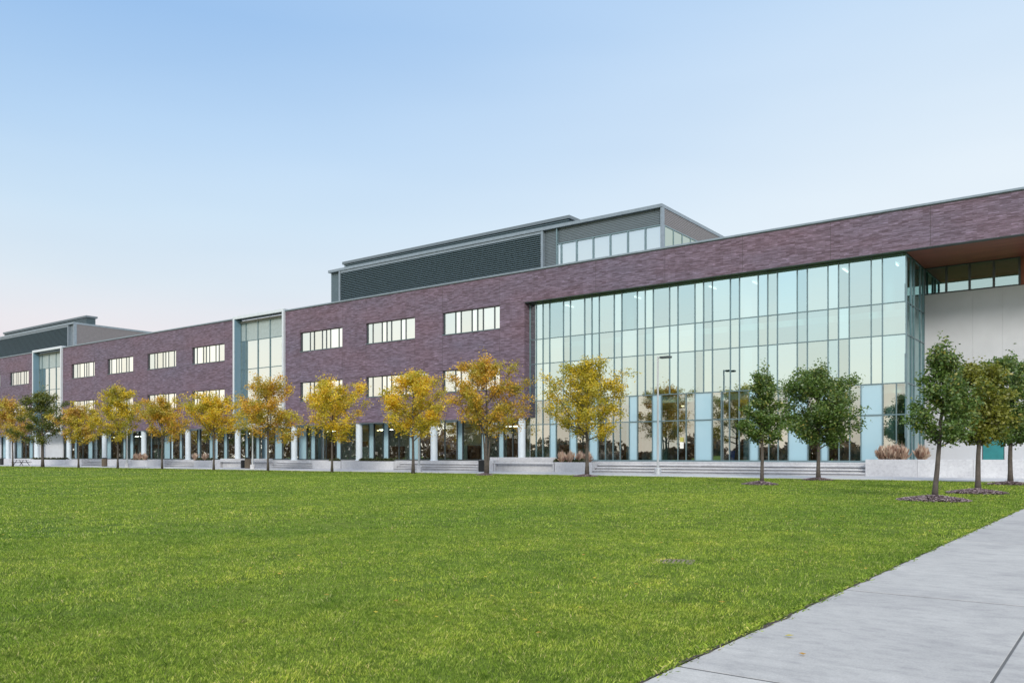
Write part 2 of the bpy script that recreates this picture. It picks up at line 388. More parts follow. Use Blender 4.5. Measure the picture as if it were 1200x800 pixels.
# plaza walk along the building
mb = MB(); x = XL-40
while x < 12:
    mb.box(x+.008, x+2.992, YEDGE, YEDGE+3.4, -.05, .05); mb.box(x+.008, x+2.992, YEDGE+3.416, YSTEP+.4, -.05, .05); x += 3
tag(mb.build('plaza_walk', M['walk'], bevel=.006), kind='structure')
mb = MB(); mb.box(XL-40, 12, YEDGE+.02, YSTEP+.3, -.055, .035); tag(mb.build('walk_joint_bed', M['joint']), kind='structure')
mb = MB(); mb.box(XL-20, XRR+6, 56.3, 74, -.05, ZT); tag(mb.build('terrace', M['conc']), kind='structure')

# ------------------------------------------------------------------ grass blades (one mass nobody could count)
rng = np.random.default_rng(3)
def blades(n, d0, d1, hh, ww, seedrot=0):
    th = rng.uniform(math.radians(-88), math.radians(20), n)         # azimuth about the camera point, left of +Y negative
    u = rng.uniform(0, 1, n); d = np.sqrt(d0**2+u*(d1**2-d0**2))
    nc = n//11; th = th[:nc]; d = d[:nc]; ci = rng.integers(0, nc, n)                 # blades grow in small tufts
    cf = rng.uniform(.55, 1.35, nc)[ci]; sg = (.012+.0035*d)[ci]
    x = (np.sin(th)*d)[ci]+rng.normal(0,1,n)*sg; y = (np.cos(th)*d)[ci]+rng.normal(0,1,n)*sg
    edge = XPATH0-.022-.05*np.abs(np.sin(y*3.1)+np.sin(y*7.7+1))-.02*rng.random(n)
    ok = ((x < edge+.03) | (x > XPATH1)) & (y < YEDGE-.03)
    for cx, cy, rx, ry in HOLES:
        ok &= ((x-cx)/rx)**2+((y-cy)/ry)**2 > 1
    x = x[ok]; y = y[ok]; cf = cf[ok]; n = len(x)
    # tussocky growth: blades lean together by patches
    px = np.sin(x*2.1+np.sin(y*1.7)*1.3)+np.sin(y*2.7+x*.9)+1.2*np.sin(x*7.3+2*np.sin(y*5.1))*np.sin(y*8.3+1.7*np.sin(x*4.7))
    h = hh*cf*rng.uniform(.5, 1.2, n)*(1+.10*px*.5)*np.where(rng.random(n) < .02, 1.7, 1)
    a = rng.uniform(0, 2*PI, n)
    lean = rng.uniform(.25, 1.1, n)*h; la = rng.normal(0, 1.3, n)+rng.normal(0,.3,n)+1.6*np.sin(x*6.1+np.sin(y*4.3)*2)
    wv = ww*rng.uniform(.7, 1.3, n)
    dx, dy = np.cos(a)*wv*.5, np.sin(a)*wv*.5
    lx, ly = np.cos(la)*lean, np.sin(la)*lean
    q = np.zeros((n,4,3), np.float32)
    q[:,0] = np.stack([x-dx, y-dy, np.zeros(n)-.004], 1); q[:,1] = np.stack([x+dx, y+dy, np.zeros(n)-.004], 1)
    q[:,2] = np.stack([x+lx*.55+dx*.7, y+ly*.55+dy*.7, h*.65], 1); q[:,3] = np.stack([x+lx, y+ly, h], 1)
    return q
MUL = [(atx(1095,27.3)+.05, 26.85, .95, .80), (atx(1146,33.6), 33.2, .95, .75), (atx(1183,44.5), 44.3, .95, .75),
       (atx(893,37.6), 37.3, .80, .62), (atx(959,46.3), 46.2, .80, .55), (atx(688,45.6), 45.4, .85, .6), (atx(570,44.6), 44.4, .6, .5)]
DR = (atx(790, 10.3*ray(790)[1]), 10.3*ray(790)[1])
HOLES = [(c[0], c[1], c[2]*.93, c[3]*.93) for c in MUL]+[(DR[0], DR[1], .19, .16)]
qs = [blades(420000, 3.2, 7.5, .022, .0036), blades(400000, 7.5, 15, .026, .0062), blades(280000, 15, 30, .032, .015), blades(290000, 30, 62, .036, .032), blades(150000, 62, 130, .045, .075)]
# shaggy fringe hanging over the path edge
n = 16000; y = rng.uniform(1, 26, n); x = XPATH0-.05+rng.normal(0,.030,n); x += .03*np.sin(y*3.3)*np.sin(y*8.9)
hh = rng.uniform(.015,.045,n); a = rng.uniform(0,2*PI,n); lx = rng.normal(.012,.03,n); ly = rng.normal(0,.03,n); q = np.zeros((n,4,3),np.float32)
dx = np.cos(a)*.003*(1+y/9); dy = np.sin(a)*.003*(1+y/9)
q[:,0] = np.stack([x-dx,y-dy,np.zeros(n)],1); q[:,1] = np.stack([x+dx,y+dy,np.zeros(n)],1); q[:,2] = np.stack([x+lx*.6+dx,y+ly*.6+dy,hh*.8],1); q[:,3] = np.stack([x+lx,y+ly,hh],1)
qs.append(q)
g = cells('grass', np.concatenate(qs), M['grass']); tag(g, 'short mown green lawn grass covering the foreground up to the plaza walk', 'grass', kind='stuff')

# ------------------------------------------------------------------ the building
B = thing('college_building', 'long purple-brown brick building with a large glass curtain wall and rooftop screens', 'building', (-60, YB, ZT))
def part(mb, name, mat, parent=None, **k):
    p = parent or B
    o = mb.build(name, mat, p, **k)
    off = Vector((-60, YB, ZT))
    o.data.transform(Matrix.Translation(-off))
    return o
def sub(mb, name, mat, parent, **k):
    return part(mb, name, mat, parent, **k)

PITCH = 10.17
wx0 = [-51.2-PITCH*i for i in (0,1,2,4,5,6,7,9,10,11)]
WINW = 6.68
portals = [(atx(275,YB), atx(334.5,YB)), (atx(39.8,YB), atx(73.8,YB))]
holes = []
for x in wx0:
    for z0, z1 in zr: holes.append((x, x+WINW, z0, z1))
for a, b in portals: holes.append((a, b, SOF, ZTOP))
mb = MB()
xs = sorted({XL, XG0, *[h[0] for h in holes], *[h[1] for h in holes]}); zs = sorted({SOF, ZTOP, *[h[2] for h in holes], *[h[3] for h in holes]})
for i in range(len(xs)-1):
    for j in range(len(zs)-1):
        cx, cz = (xs[i]+xs[i+1])/2, (zs[j]+zs[j+1])/2
        if any(h[0] < cx < h[1] and h[2] < cz < h[3] for h in holes): continue
        mb.quad((xs[i],YB,zs[j]),(xs[i+1],YB,zs[j]),(xs[i+1],YB,zs[j+1]),(xs[i],YB,zs[j+1]))
for x0, x1, z0, z1 in holes:
    d = YB+.32
    for q in (((x0,YB,z0),(x0,d,z0),(x0,d,z1),(x0,YB,z1)), ((x1,YB,z0),(x1,d,z0),(x1,d,z1),(x1,YB,z1)),
              ((x0,YB,z0),(x1,YB,z0),(x1,d,z0),(x0,d,z0)), ((x0,YB,z1),(x1,YB,z1),(x1,d,z1),(x0,d,z1))): mb.quad(*q)
# band over the curtain wall and recess
mb.quad((XG0,YB,14.46),(XRR,YB,14.46),(XRR,YB,ZTOP),(XG0,YB,ZTOP))
mb.quad((XG0,YB,SOF),(XG0,YG+1.5,SOF),(XG0,YG+1.5,14.46),(XG0,YB,14.46))       # jamb
mb.quad((XG0,YB,14.46),(XRR,YB,14.46),(XRR,YB+.5,14.46),(XG0,YB+.5,14.46))
mb.box(XRR, XRR+8, YB, YB+14, ZT, ZTOP)
mb.quad((XL,YB,SOF),(XL,80,SOF),(XL,80,ZTOP),(XL,YB,ZTOP))
mb.quad((XL,80,ZT),(XRR,80,ZT),(XRR,80,ZTOP),(XL,80,ZTOP))
# fine course and movement joints: second material of the wall's own mesh
for z in (14.5, 9.19):
    edges = [XL]+sorted([v for p in portals for v in p])+[XG0]
    for k in range(0, len(edges), 2): mb.box(edges[k], edges[k+1], YB-.006, YB, z, z+.035, 1)
for x in wx0:
    for xx in (x, x+WINW):
        mb.box(xx-.012, xx+.012, YB-.006, YB, 9.23, 12.4, 1); mb.box(xx-.012, xx+.012, YB-.006, YB, SOF, 7.1, 1); mb.box(xx-.012, xx+.012, YB-.006, YB, 14.54, ZTOP, 1)
for x in np.arange(XG0+1, XRR, 6.1): mb.box(x-.012, x+.012, YB-.006, YB, 14.5, ZTOP, 1)
part(mb, 'brick_wall', M['brick'], mats=[M['brick'], plain('joint_mastic', (.07,.055,.065), .8)])
mb = MB(); mb.box(XL-.1, XRR+8.1, YB-.09, YB+.5, ZTOP+.05, ZTOP+.19); part(mb, 'coping', M['coping'], bevel=.015)
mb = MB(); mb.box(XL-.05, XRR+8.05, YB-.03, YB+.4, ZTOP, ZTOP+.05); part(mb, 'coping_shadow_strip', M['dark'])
mb = MB(); mb.box(XL, XRR, YB+.5, 80, ZTOP-.4, ZTOP-.2); part(mb, 'roof', M['roof'])
mb = MB(); mb.box(XL, XG0-.003, YB+.02, YS+.3, SOF, SOF+.2); part(mb, 'overhang_soffit', plain('soffit_white', (.6,.62,.65), .6))
mb = MB(); mb.box(XG1+.12, XRR, YB+.5, YR, 14.42, 14.6); part(mb, 'wood_soffit', M['wood'])
mb = MB(); mb.box(XG0, XRR, YB+.01, YB+.5, 14.415, 14.455); part(mb, 'soffit_trim', M['dark'])

# windows
PAT = [[2,1,2,1,1,2,1],[1,2,1,1,2,1,2]]
k = 0
for i, x in enumerate(wx0):
    for z0, z1 in zr:
        pat = PAT[i % 2]; y = YB+.20
        f = MB(); m_ = .05
        f.box(x, x+WINW, y-.05, y+.07, z0, z0+m_); f.box(x, x+WINW, y-.05, y+.07, z1-m_, z1)
        f.box(x, x+.16, y-.05, y+.07, z0+m_, z1-m_); f.box(x+WINW-m_, x+WINW, y-.05, y+.07, z0+m_, z1-m_)
        unit = (WINW-.21)/sum(pat); xx = x+.16
        for q in pat[:-1]:
            xx += q*unit; f.box(xx-.065, xx+.065, y-.03, y+.07, z0+m_, z1-m_)
        w_ = sub(f, 'window', M['dark'], B)
        p = MB(); xx = x+.16
        for q in pat:
            e_ = R.gauss(0,.002)*q; p.quad((xx,y-e_,z0+.03),(xx+q*unit,y+e_,z0+.03),(xx+q*unit,y+e_,z1-.03),(xx,y-e_,z1-.03)); xx += q*unit
        sub(p, 'pane', M['win'], w_)
        p = MB(); xx = x+.16
        for q in pat:
            dr = R.choice((0,0,0,.25,.6)); p.box(xx+.07, xx+q*unit-.07, y+.12, y+.135, z0+.06+dr, z1-.06); xx += q*unit
        sub(p, 'blind', M['blind'], w_)
        p = MB(); p.box(x-.02, x+WINW+.02, YB-.05, YB+.15, z0-.05, z0-.001); sub(p, 'sill', M['mull'], w_)

# portal bays: metal frame, deep reveal, tall glazing
for a, b in portals:
    yb = YG+.06
    f = MB()
    f.box(a, a+.28, YB-.28, yb, SOF-.2, ZTOP+.35); f.box(b-.28, b, YB-.28, yb, SOF-.2, ZTOP+.35)
    f.box(a+.28, b-.28, YB-.28, yb, ZTOP, ZTOP+.35)
    fr = part(f, 'portal_frame', M['silver'], bevel=.02)
    g = MB(); g.box(a+.281, a+.34, YB-.24, yb-.13, SOF+.11, ZTOP-.01); sub(g, 'side_glass', M['blueglass'], fr)
    c = MB(); c.box(a+.28, b-.28, YB-.2, yb, SOF-.05, SOF+.1); sub(c, 'canopy', M['silver'], fr)
    g = MB()
    n = 4; xs_ = [a+.35, a+1.3]+[a+1.3+(b-a-2.6)*k/3 for k in (1,2,3)]+[b-.3]
    for x in xs_: g.box(x-.05, x+.05, yb-.28, yb-.12, SOF+.1, ZTOP-.1)
    for z in (14.55, 11.3, 9.2, 7.0): g.box(a+.35, b-.28, yb-.26, yb-.13, z-.04, z+.04)
    m_ = sub(g, 'mullion_grid', M['mull'], fr)
    g = MB(); g.quad((a+.35,yb-.2,SOF+.1),(b-.28,yb-.2,SOF+.1),(b-.28,yb-.2,14.55),(a+.35,yb-.2,14.55)); sub(g, 'glass', M['win'], fr)
    g = MB(); g.quad((a+.35,yb-.2,14.55),(b-.28,yb-.2,14.55),(b-.28,yb-.2,ZTOP-.1),(a+.35,yb-.2,ZTOP-.1)); sub(g, 'spandrel_panel', plain('spandrel_grey', (.34,.41,.43), .3), fr)
    g = MB(); g.box(a+.3, b-.3, yb+.3, yb+.4, SOF, ZTOP-.3); sub(g, 'blind', M['blind'], fr)

# columns of the arcade
for i in range(12):
    x = -42.45-10.2*i
    c = MB(); c.lathe([(.40,ZT),(.40,ZT+.06),(.33,ZT+.08),(.33,SOF)], x, YB+.45, 24)
    part(c, 'column', M['col'], smooth=False)

def panes(m, xs, zs, y, d=.0):
    # every pane its own quad, each set a hair out of true as real glazing is
    for i in range(len(xs)-1):
        for j in range(len(zs)-1):
            a, b = R.gauss(0,.0016)*(xs[i+1]-xs[i]), R.gauss(0,.0012)*(zs[j+1]-zs[j])
            m.quad((xs[i],y-a-b,zs[j]),(xs[i+1],y+a-b,zs[j]),(xs[i+1],y+a+b,zs[j+1]),(xs[i],y-a+b,zs[j+1]))
# curtain wall (upper)
patt = [1,1,1,2,1,2]+[1,1,2,1,2]*5
XC0 = XG0+.0
unit = (XG1-XC0)/sum(patt); mx_ = [XC0]
for q in patt: mx_.append(mx_[-1]+q*unit)
f = MB()
for x in mx_[:-1]: f.box(x-.032, x+.032, YG-.07, YG+.06, ZC, 14.42)
for z in (14.38, ZA, ZBm, ZC): f.box(XC0, XG1, YG-.05, YG+.05, z-.034, z+.034)
LM = [621.7,628.5,636.3,644.7,652,668,676,691,701,709.6,718.6,727,737.7,747.3,764.8,775.3,794.6,804.2,814.7,834.9,845.4,855,866.3,878.5,889.2,901,912,924,947,962,971,983.4,995.8,1009,1034.8,1050.5]
for u in LM[1:]: x = atx(u,YG); f.box(x-.032, x+.032, YG-.07, YG+.06, ZT+.12, ZC-.045)
f.box(XC0, XG1, YG-.05, YG+.05, ZD-.04, ZD+.04)
f.box(XC0, XG1+.02, YG-.2, YG+.06, ZT, ZT+.12)
CW = part(f, 'curtain_wall', M['mull'])
# glass: one pane sheet per storey band, frosted strips set in the lowest band
g = MB(); panes(g, mx_, [ZC,ZBm,ZA,14.40], YG); sub(g, 'glass', M['curtain'], CW)
frost = [(644.7,652),(668,676),(691,701),(737.7,747.3),(764.8,775.3),(814.7,834.9),(878.5,889.2),(924,947),(962,971),(1009,1034.8)]
segs = []; last = XC0
g = MB(); fz = MB()
for a, b in frost:
    a, b = atx(a,YG), atx(b,YG)
    panes(g, [last]+sorted(atx(u,YG) for u in LM if last+.05 < atx(u,YG) < a-.05)+[a], [ZT+.1,ZD,ZC], YG) if a-last > .1 else None; fz = MB(); fz.quad((a,YG,ZT+.1),(b,YG,ZT+.1),(b,YG,ZC),(a,YG,ZC)); sub(fz, 'frosted_panel', M['frost'], CW); last = b
panes(g, [last, atx(1050.5,YG), XG1], [ZT+.1,ZD,ZC], YG)
sub(g, 'lower_glass', glass_mat('lobby_glass', .44, (.60,.86,.84), tcol=(.90,1,1), vary=.2), CW)
# return side
f = MB()
for y in (YG+.05, 59.7, 60.6, 62.6, YR-.06): f.box(XG1-.05, XG1+.10, y-.05, y+.05, ZT+.1, 14.42)
for z in (14.38, ZA, ZBm, ZC, ZD, ZT+.06): f.box(XG1-.05, XG1+.08, YG+.1, YR-.11, z-.034, z+.034)
SW = part(f, 'curtain_wall_return', M['mull'])
g = MB(); g.quad((XG1+.03,YG+.02,ZT+.1),(XG1+.03,YR,ZT+.1),(XG1+.03,YR,14.4),(XG1+.03,YG+.02,14.4)); sub(g, 'glass', M['side'], SW)
# recess: white wall with ribbon window and door
xq0, xq1 = atx(1082.5,YR), XRR
dx0, dx1 = atx(1151,YR), atx(1177,YR)
RW = MB()
z0, z1 = 12.55, 14.42
js = [xq0, dx0, dx1, atx(1174,YR)+2.2, XRR]
RW.box(XG1+.1, dx0-.006, YR, YR+.3, ZT, 3.6); RW.box(dx1+.006, XRR, YR, YR+.3, ZT, 3.6); 
for a, b in ((XG1+.1, atx(1140,YR)), (atx(1140,YR), atx(1175,YR)), (atx(1175,YR), XRR)):
    RW.box(a+.0035, b-.0035, YR, YR+.3, 3.612, z0)
rw = part(RW, 'white_wall', M['white'])
g = MB(); g.box(XG1+.1, XRR, YR+.05, YR+.4, ZT, z0-.01); sub(g, 'joint_backing', M['dark'], rw)
g = MB(); g.box(dx0+.05, dx1-.05, YR+.02, YR+.045, ZT+.02, 3.55); sub(g, 'door', plain('teal_door', (.03,.22,.24), .3), rw)
xr1 = atx(1196,YR)
f = MB()
for u in (1083.3,1109,1136.3,1164.7,1195): x = atx(u,YR); f.box(x-.07, x+.07, YR-.08, YR+.05, z0+.08, z1-.08)
f.box(xq0-.2, xr1, YR-.08, YR+.05, z0, z0+.08); f.box(xq0-.2, xr1, YR-.08, YR+.05, z1-.08, z1-.003)
rb = part(f, 'ribbon_window', M['dark'])
g = MB(); g.quad((xq0-.2,YR,z0+.05),(xr1,YR,z0+.05),(xr1,YR,z1-.05),(xq0-.2,YR,z1-.05)); sub(g, 'glass', M['side'], rb)
g = MB(); g.box(xr1+.02, XRR, YR-.02, YR+.2, z0+.01, z1-.003); sub(g, 'wood_panel', M['wood'], rb)

# arcade shop front on the left
fp = [(4,9),(20,26),(35,39),(60,66),(88,91),(104,109),(126,131),(145,148),(153,157),(177,179),(193,200),(211,214),(232,235),(246,250),(263,267),(288,291.5),(300.7,304.7),(322.7,331.3),(350.7,360),(365,370),(395,400),(433,438.7),(450,456),(480,492),(536.7,542.7),(565,571),(585,591)]
f = MB(); g = MB(); fzs = []; last = XL
for a, b in fp:
    a, b = atx(a,YS), atx(b,YS)
    g.quad((last,YS,ZT+.1),(a,YS,ZT+.1),(a,YS,SOF),(last,YS,SOF)); fz = MB(); fz.box(a,b,YS-.04,YS-.02,ZT+.1,SOF); fzs.append(fz)
    for x in (a, b): f.box(x-.04, x+.04, YS-.1, YS+.05, ZT+.12, SOF)
    if a-last > 2.2:
        nn = int((a-last)//1.3)
        for k in range(1, nn): x = last+(a-last)*k/nn; f.box(x-.035, x+.035, YS-.08, YS+.05, ZT+.12, SOF)
    last = b
g.quad((last,YS,ZT+.1),(XG0+.3,YS,ZT+.1),(XG0+.3,YS,SOF),(last,YS,SOF))
for k in (1,2,3): x = last+(XG0-last)*k/4; f.box(x-.035, x+.035, YS-.08, YS+.05, ZT+.12, SOF)
f.box(XL, XG0+.3, YS-.16, YS+.06, ZT, ZT+.12)
sf = part(f, 'shop_front', M['dark']); sub(g, 'glass', M['store'], sf); [sub(z_, 'frosted_panel', M['frost'], sf) for z_ in fzs]
for ua, ub in ((-20,3),(9,19),(42,50),(54,76)):
    g = MB(); g.box(atx(ua,YS), atx(ub,YS), YS-.3, YS-.12, ZT, SOF); sub(g, 'white_wall_panel', M['white'], sf)

# interiors
i_ = MB()
for z in (5.45, 10.45): i_.box(XG0+.3, XG1-.25, YG+.45, 72, z, z+.45)
i_.box(XG0+.3, XG1-.25, YG+.45, 72, 14.45, 14.6)
part(i_, 'floor_slab', M['inceil'])
i_ = MB(); i_.box(XG0+.1, xq0-.3, 71, 71.2, 5.9, 14.4); i_.box(XG0+.05, XG0+.25, YS+.2, 71, 5.5, 14.4); i_.box(XG1-.1, XG1+.1, YR+.3, 71, ZT, 14.4)
part(i_, 'interior_wall', M['inwall'])
i_ = MB(); i_.box(XL, XG1, 66.4, 66.6, ZT, 5.4); part(i_, 'lobby_back_wall', M['indark'])
i_ = MB(); i_.box(XL, XG0, YS+.32, 66.3, SOF-.5, SOF-.3); i_.box(XL, XG0, YS+.32, YS+.4, SOF-.3, SOF+.3); part(i_, 'lobby_ceiling', M['inwall'])
i_ = MB(); i_.box(XL, XG1-.1, YG+.1, 66.3, ZT+.004, ZT+.02); part(i_, 'lobby_floor', M['infloor'])
for k in range(24):
    x = -16-5.6*k+R.uniform(-1,1); wd = R.uniform(1.2,3.2); i_ = MB(); i_.box(x, x+wd, 66.1, 66.35, ZT+.02, R.choice((3.0,3.6,2.4))); part(i_, 'wood_wall_panel', M['inbrown'])
gp = plain('green_partition', (.34,.44,.40), .7)
for k in range(18):
    x = -15-8*k-R.uniform(0,3); y = 64.5+R.random(); i_ = MB(); i_.box(x, x+R.uniform(1.5,3.8), y, y+.15, ZT+.02, R.choice((2.0,2.4,3.2))); part(i_, 'lobby_partition', gp)
for x in (-33.1, -23.2, -13.3):
    c = MB(); c.lathe([(.32,ZT+.02),(.32,5.44)], x, YG+1.9, 24); c.lathe([(.32,5.91),(.32,10.44)], x, YG+1.9, 24); c.lathe([(.32,10.91),(.32,14.44)], x, YG+1.9, 24)
    part(c, 'interior_column', M['col'])
for k in range(9):
    for y in (60.2, 64.5):
        x = -39.5+3.3*k
        if (y > 63 and k % 2) or k in (1,3,6) or (y > 63): continue
        c = MB(); c.box(x-.05, x+.05, y, y+1.3, 14.33, 14.39); part(c, 'ceiling_light', M['light'])
lp = emit_mat('lobby_fill_panel', (1,.93,.78), 9)  # emitter for fill panels added to brighten the dim lobby
for k in range(14):
    x = -47-8.2*k; c = MB(); z = 4.12 if x < XG0 else 5.40; c.box(x-.9, x+.9, 62.0, 62.35, z-.04, z); part(c, 'ceiling_light', lp)  # added fill panels, unlike the upper storey's real strip lights
for u, y in ((443,62.5),(447,63),(520,63.5),(534,62.7),(383,63),(330,62.8),(257,63),(288,62),(232,62.8),(800,62.5),(720,62)):
    x = atx(u,y); c = MB(); c.lathe([(.10,4.02 if u < 600 else 5.36),(.10,4.10 if u < 600 else 5.42)], x, y, 10); part(c, 'downlight', M['warm'])

# penthouses
def louvre_screen(x0, x1, y, z0, z1, parent, step=.19, ret=None):
    m = MB(); z = z0
    while z < z1-.02:
        m.v += [(x0,y-.10,z),(x1,y-.10,z),(x1,y+.05,z+step*.72),(x0,y+.05,z+step*.72),(x0,y-.10,z+.03),(x1,y-.10,z+.03),(x1,y+.05,z+step*.72+.03),(x0,y+.05,z+step*.72+.03)]
        n = len(m.v)-8
        for q in ((0,3,2,1),(4,5,6,7),(0,1,5,4),(2,3,7,6)): m.f.append(tuple(n+i for i in q)); m.m.append(0)
        z += step
    sub(m, 'louvre_panel', M['louvre'], parent)
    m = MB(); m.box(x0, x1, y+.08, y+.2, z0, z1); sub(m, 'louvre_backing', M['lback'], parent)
def ribs(m, x0, x1, y, z0, z1, p=.30):
    z = z0
    while z < z1-.02: m.box(x0, x1, y-.03, y, z, min(z+p-.035, z1)); z += p
ZP = 22.35
def penthouse(x0, xl, xr, x1, label):
    """x0..xl left panel, xl..xr louvre, xr..x1 end panel"""
    c = MB(); c.box(x0+.05, x1-.05, YP+.25, YP+22, 16.8, ZP-.3)
    ph = part(c, 'penthouse', M['beige'])
    m = MB()
    m.box(x0-.05, x1+.05, YP-.2, YP+22.1, ZP-.28, ZP)
    for x in {xl, xr}: m.box(x-.12, x+.12, YP-.15, YP+.2, 16.85, ZP-.29)
    m.box(x1-.12, x1+.04, YP-.15, YP+.3, 16.85, ZP-.29)
    sub(m, 'trim', M['coping'], ph)
    louvre_screen(xl+.13, xr-.13, YP, 16.9, ZP-.55, ph)
    m = MB(); m.box(xl, xr, YP-.1, YP+.1, ZP-.54, ZP-.29); sub(m, 'louvre_head', M['coping'], ph)
    return ph
# main
x0, xl, xr, x1 = atx(386.3,YP), atx(398.8,YP), atx(636,YP), atx(776.3,YP)
ph = penthouse(x0, xl, xr, x1, '')
m = MB(); ribs(m, x0, xl-.13, YP+.25, 16.9, ZP-.3, .2); sub(m, 'ribbed_panel', M['louvre'], ph)
xm = atx(652.5,YP); zf = 20.58
m = MB(); ribs(m, xr+.13, xm, YP+.2, 16.9, ZP-.3, .14); ribs(m, xm, x1-.12, YP+.2, zf+.1, ZP-.3, .14); sub(m, 'ribbed_panel', M['panel'], ph)
m = MB(); m.box(xm-.06, xm+.06, YP-.05, YP+.2, 16.9, ZP-.29)
us = [657.5,675.5,695,715,735.5,756]
for u in us: x = atx(u,YP); m.box(x-.06, x+.06, YP-.02, YP+.21, 16.9, zf)
m.box(xm, x1-.12, YP-.02, YP+.21, zf, zf+.1)
wf = sub(m, 'window_band', M['mull'], ph)
m = MB(); m.quad((xm,YP+.08,16.9),(x1-.1,YP+.08,16.9),(x1-.1,YP+.08,zf),(xm,YP+.08,zf)); sub(m, 'glass', glass_mat('penthouse_glass', .62, (.8,.88,.9), tcol=(.84,.92,.98)), ph)
m = MB(); m.box(xm+.05, x1-.2, YP+.215, YP+.24, 16.9, zf-.02); sub(m, 'blind', M['blind'], ph)
# side of the main penthouse: ribbed fascia over a glazed strip
m = MB(); z = zf+.1
while z < ZP-.3: m.box(x1-.05, x1+.0, YP+.31, YP+22, z, min(z+.11, ZP-.3)); z += .14
sub(m, 'side_fascia', M['beige'], ph)
m = MB()
for k in range(8): m.box(x1-.04, x1+.04, YP+.3+1.7*k, YP+.4+1.7*k, 16.9, zf)
m.box(x1-.04, x1+.04, YP+.3, YP+13, zf, zf+.1); sub(m, 'side_mullion', M['mull'], ph)
m = MB(); m.quad((x1-.01,YP+.3,16.9),(x1-.01,YP+13,16.9),(x1-.01,YP+13,zf),(x1-.01,YP+.3,zf)); sub(m, 'side_glass', glass_mat('clear_side_glass', .02, (.95,.97,.92), tcol=(.5,.55,.5)), ph)
m = MB(); m.box(x1-.045, x1-.035, YP+.3, YP+13, 16.9, zf); sub(m, 'side_glow_sheet', emit_mat('yellow_glow', (1,.90,.40), 1.3), ph)  # added sheet that glows yellow itself, so the side glass looks bright
# far left
x0, x1 = XL+6, atx(87.5,YP); xr = atx(80.5,YP)
ph2 = penthouse(x0, x0, xr, x1, '')
m = MB(); ribs(m, xr+.13, x1-.12, YP+.2, 16.9, ZP-.3, .2); sub(m, 'ribbed_panel', M['coping'], ph2)
m = MB(); z = 16.9
while z < ZP-.35: m.box(x1-.05, x1, YP+.31, YP+22, z, z+.16); z += .2
sub(m, 'side_panel', M['beige'], ph2)
# raised screens above
for ua, ub in ((401.3,667.5),(3.75,101.3)):
    a, b = atx(ua,YU), atx(ub,YU)
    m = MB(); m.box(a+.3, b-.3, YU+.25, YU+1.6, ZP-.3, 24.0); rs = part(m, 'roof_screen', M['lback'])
    m = MB(); m.box(a, b, YU-.05, YU+1.85, 24.12, 24.42); sub(m, 'eave', M['panel'], rs)
    m = MB(); z = ZP
    while z < 24.05: m.box(a+.2, b-.2, YU+.1, YU+.24, z, z+.12); m.box(b-.29, b-.2, YU+.25, YU+1.6, z, z+.12); z += .2
    sub(m, 'louvre_panel', M['louvre'], rs)

# things inside the lobby
o = thing('recycling_bin', 'blue recycling bin standing behind the lobby glass left of the narrow green tree', 'bin', (atx(857,60.5), 60.5, ZT+.03))
m = MB(); m.tube([(0,0,0),(0,0,.75)], [.24,.31], 4); m.build('bin_body', M['blue'], o); m = MB(); m.tube([(0,0,.75),(0,0,.80)], [.34,.34], 4); m.build('rim', M['blue'], o)
o = thing('door_notice', 'small yellow and white notice fixed on a lobby glass door', 'notice', (atx(799,YG-.02), YG-.02, 2.5))
m = MB(); m.box(-.15, .15, -.012, 0, -.6, -.12); m.build('white_sheet', M['paper'], o); m = MB(); m.box(-.15, .15, -.012, 0, -.1, .25); m.build('yellow_sheet', M['yellow'], o)

# ------------------------------------------------------------------ steps, planters, walls
def steps(u0, u1, label):
    a, b = atx(u0,YSTEP), atx(u1,YSTEP)
    m = MB(); n = 4; r = (ZT-.05)/n
    for k in range(n):
        m.box(a, b, YSTEP+.37*k+.10, YSTEP+.37*(k+1)+.10, .04, .05+r*(k+1)-.075)
        m.box(a, b, YSTEP+.37*k-.04, YSTEP+.37*(k+1)-.045+(.15 if k == n-1 else 0), .05+r*(k+1)-.075, .05+r*(k+1))
    o = m.build('terrace_steps', M['conc']); tag(o, label, 'steps')
steps(694.5, 1013.5, 'long flight of pale concrete steps in front of the glass curtain wall')
steps(462, 561, 'concrete steps behind the golden tree and tall saucer lamp, left of the bench')
steps(317, 366, 'concrete steps below the large silver framed bay')
steps(193, 227, 'concrete steps between two small planters left of the large silver bay')
steps(96, 122, 'concrete steps at far left near the brown litter bin')
def cbox(u0, u1, y0, y1, z, name, label, cat, cap=False, parent=None):
    a, b = atx(u0,y0), atx(u1,y0); m = MB(); m.box(a, b, y0, y1, .04, z)
    o = m.build(name, M['conc'], bevel=.02); tag(o, label, cat); return o
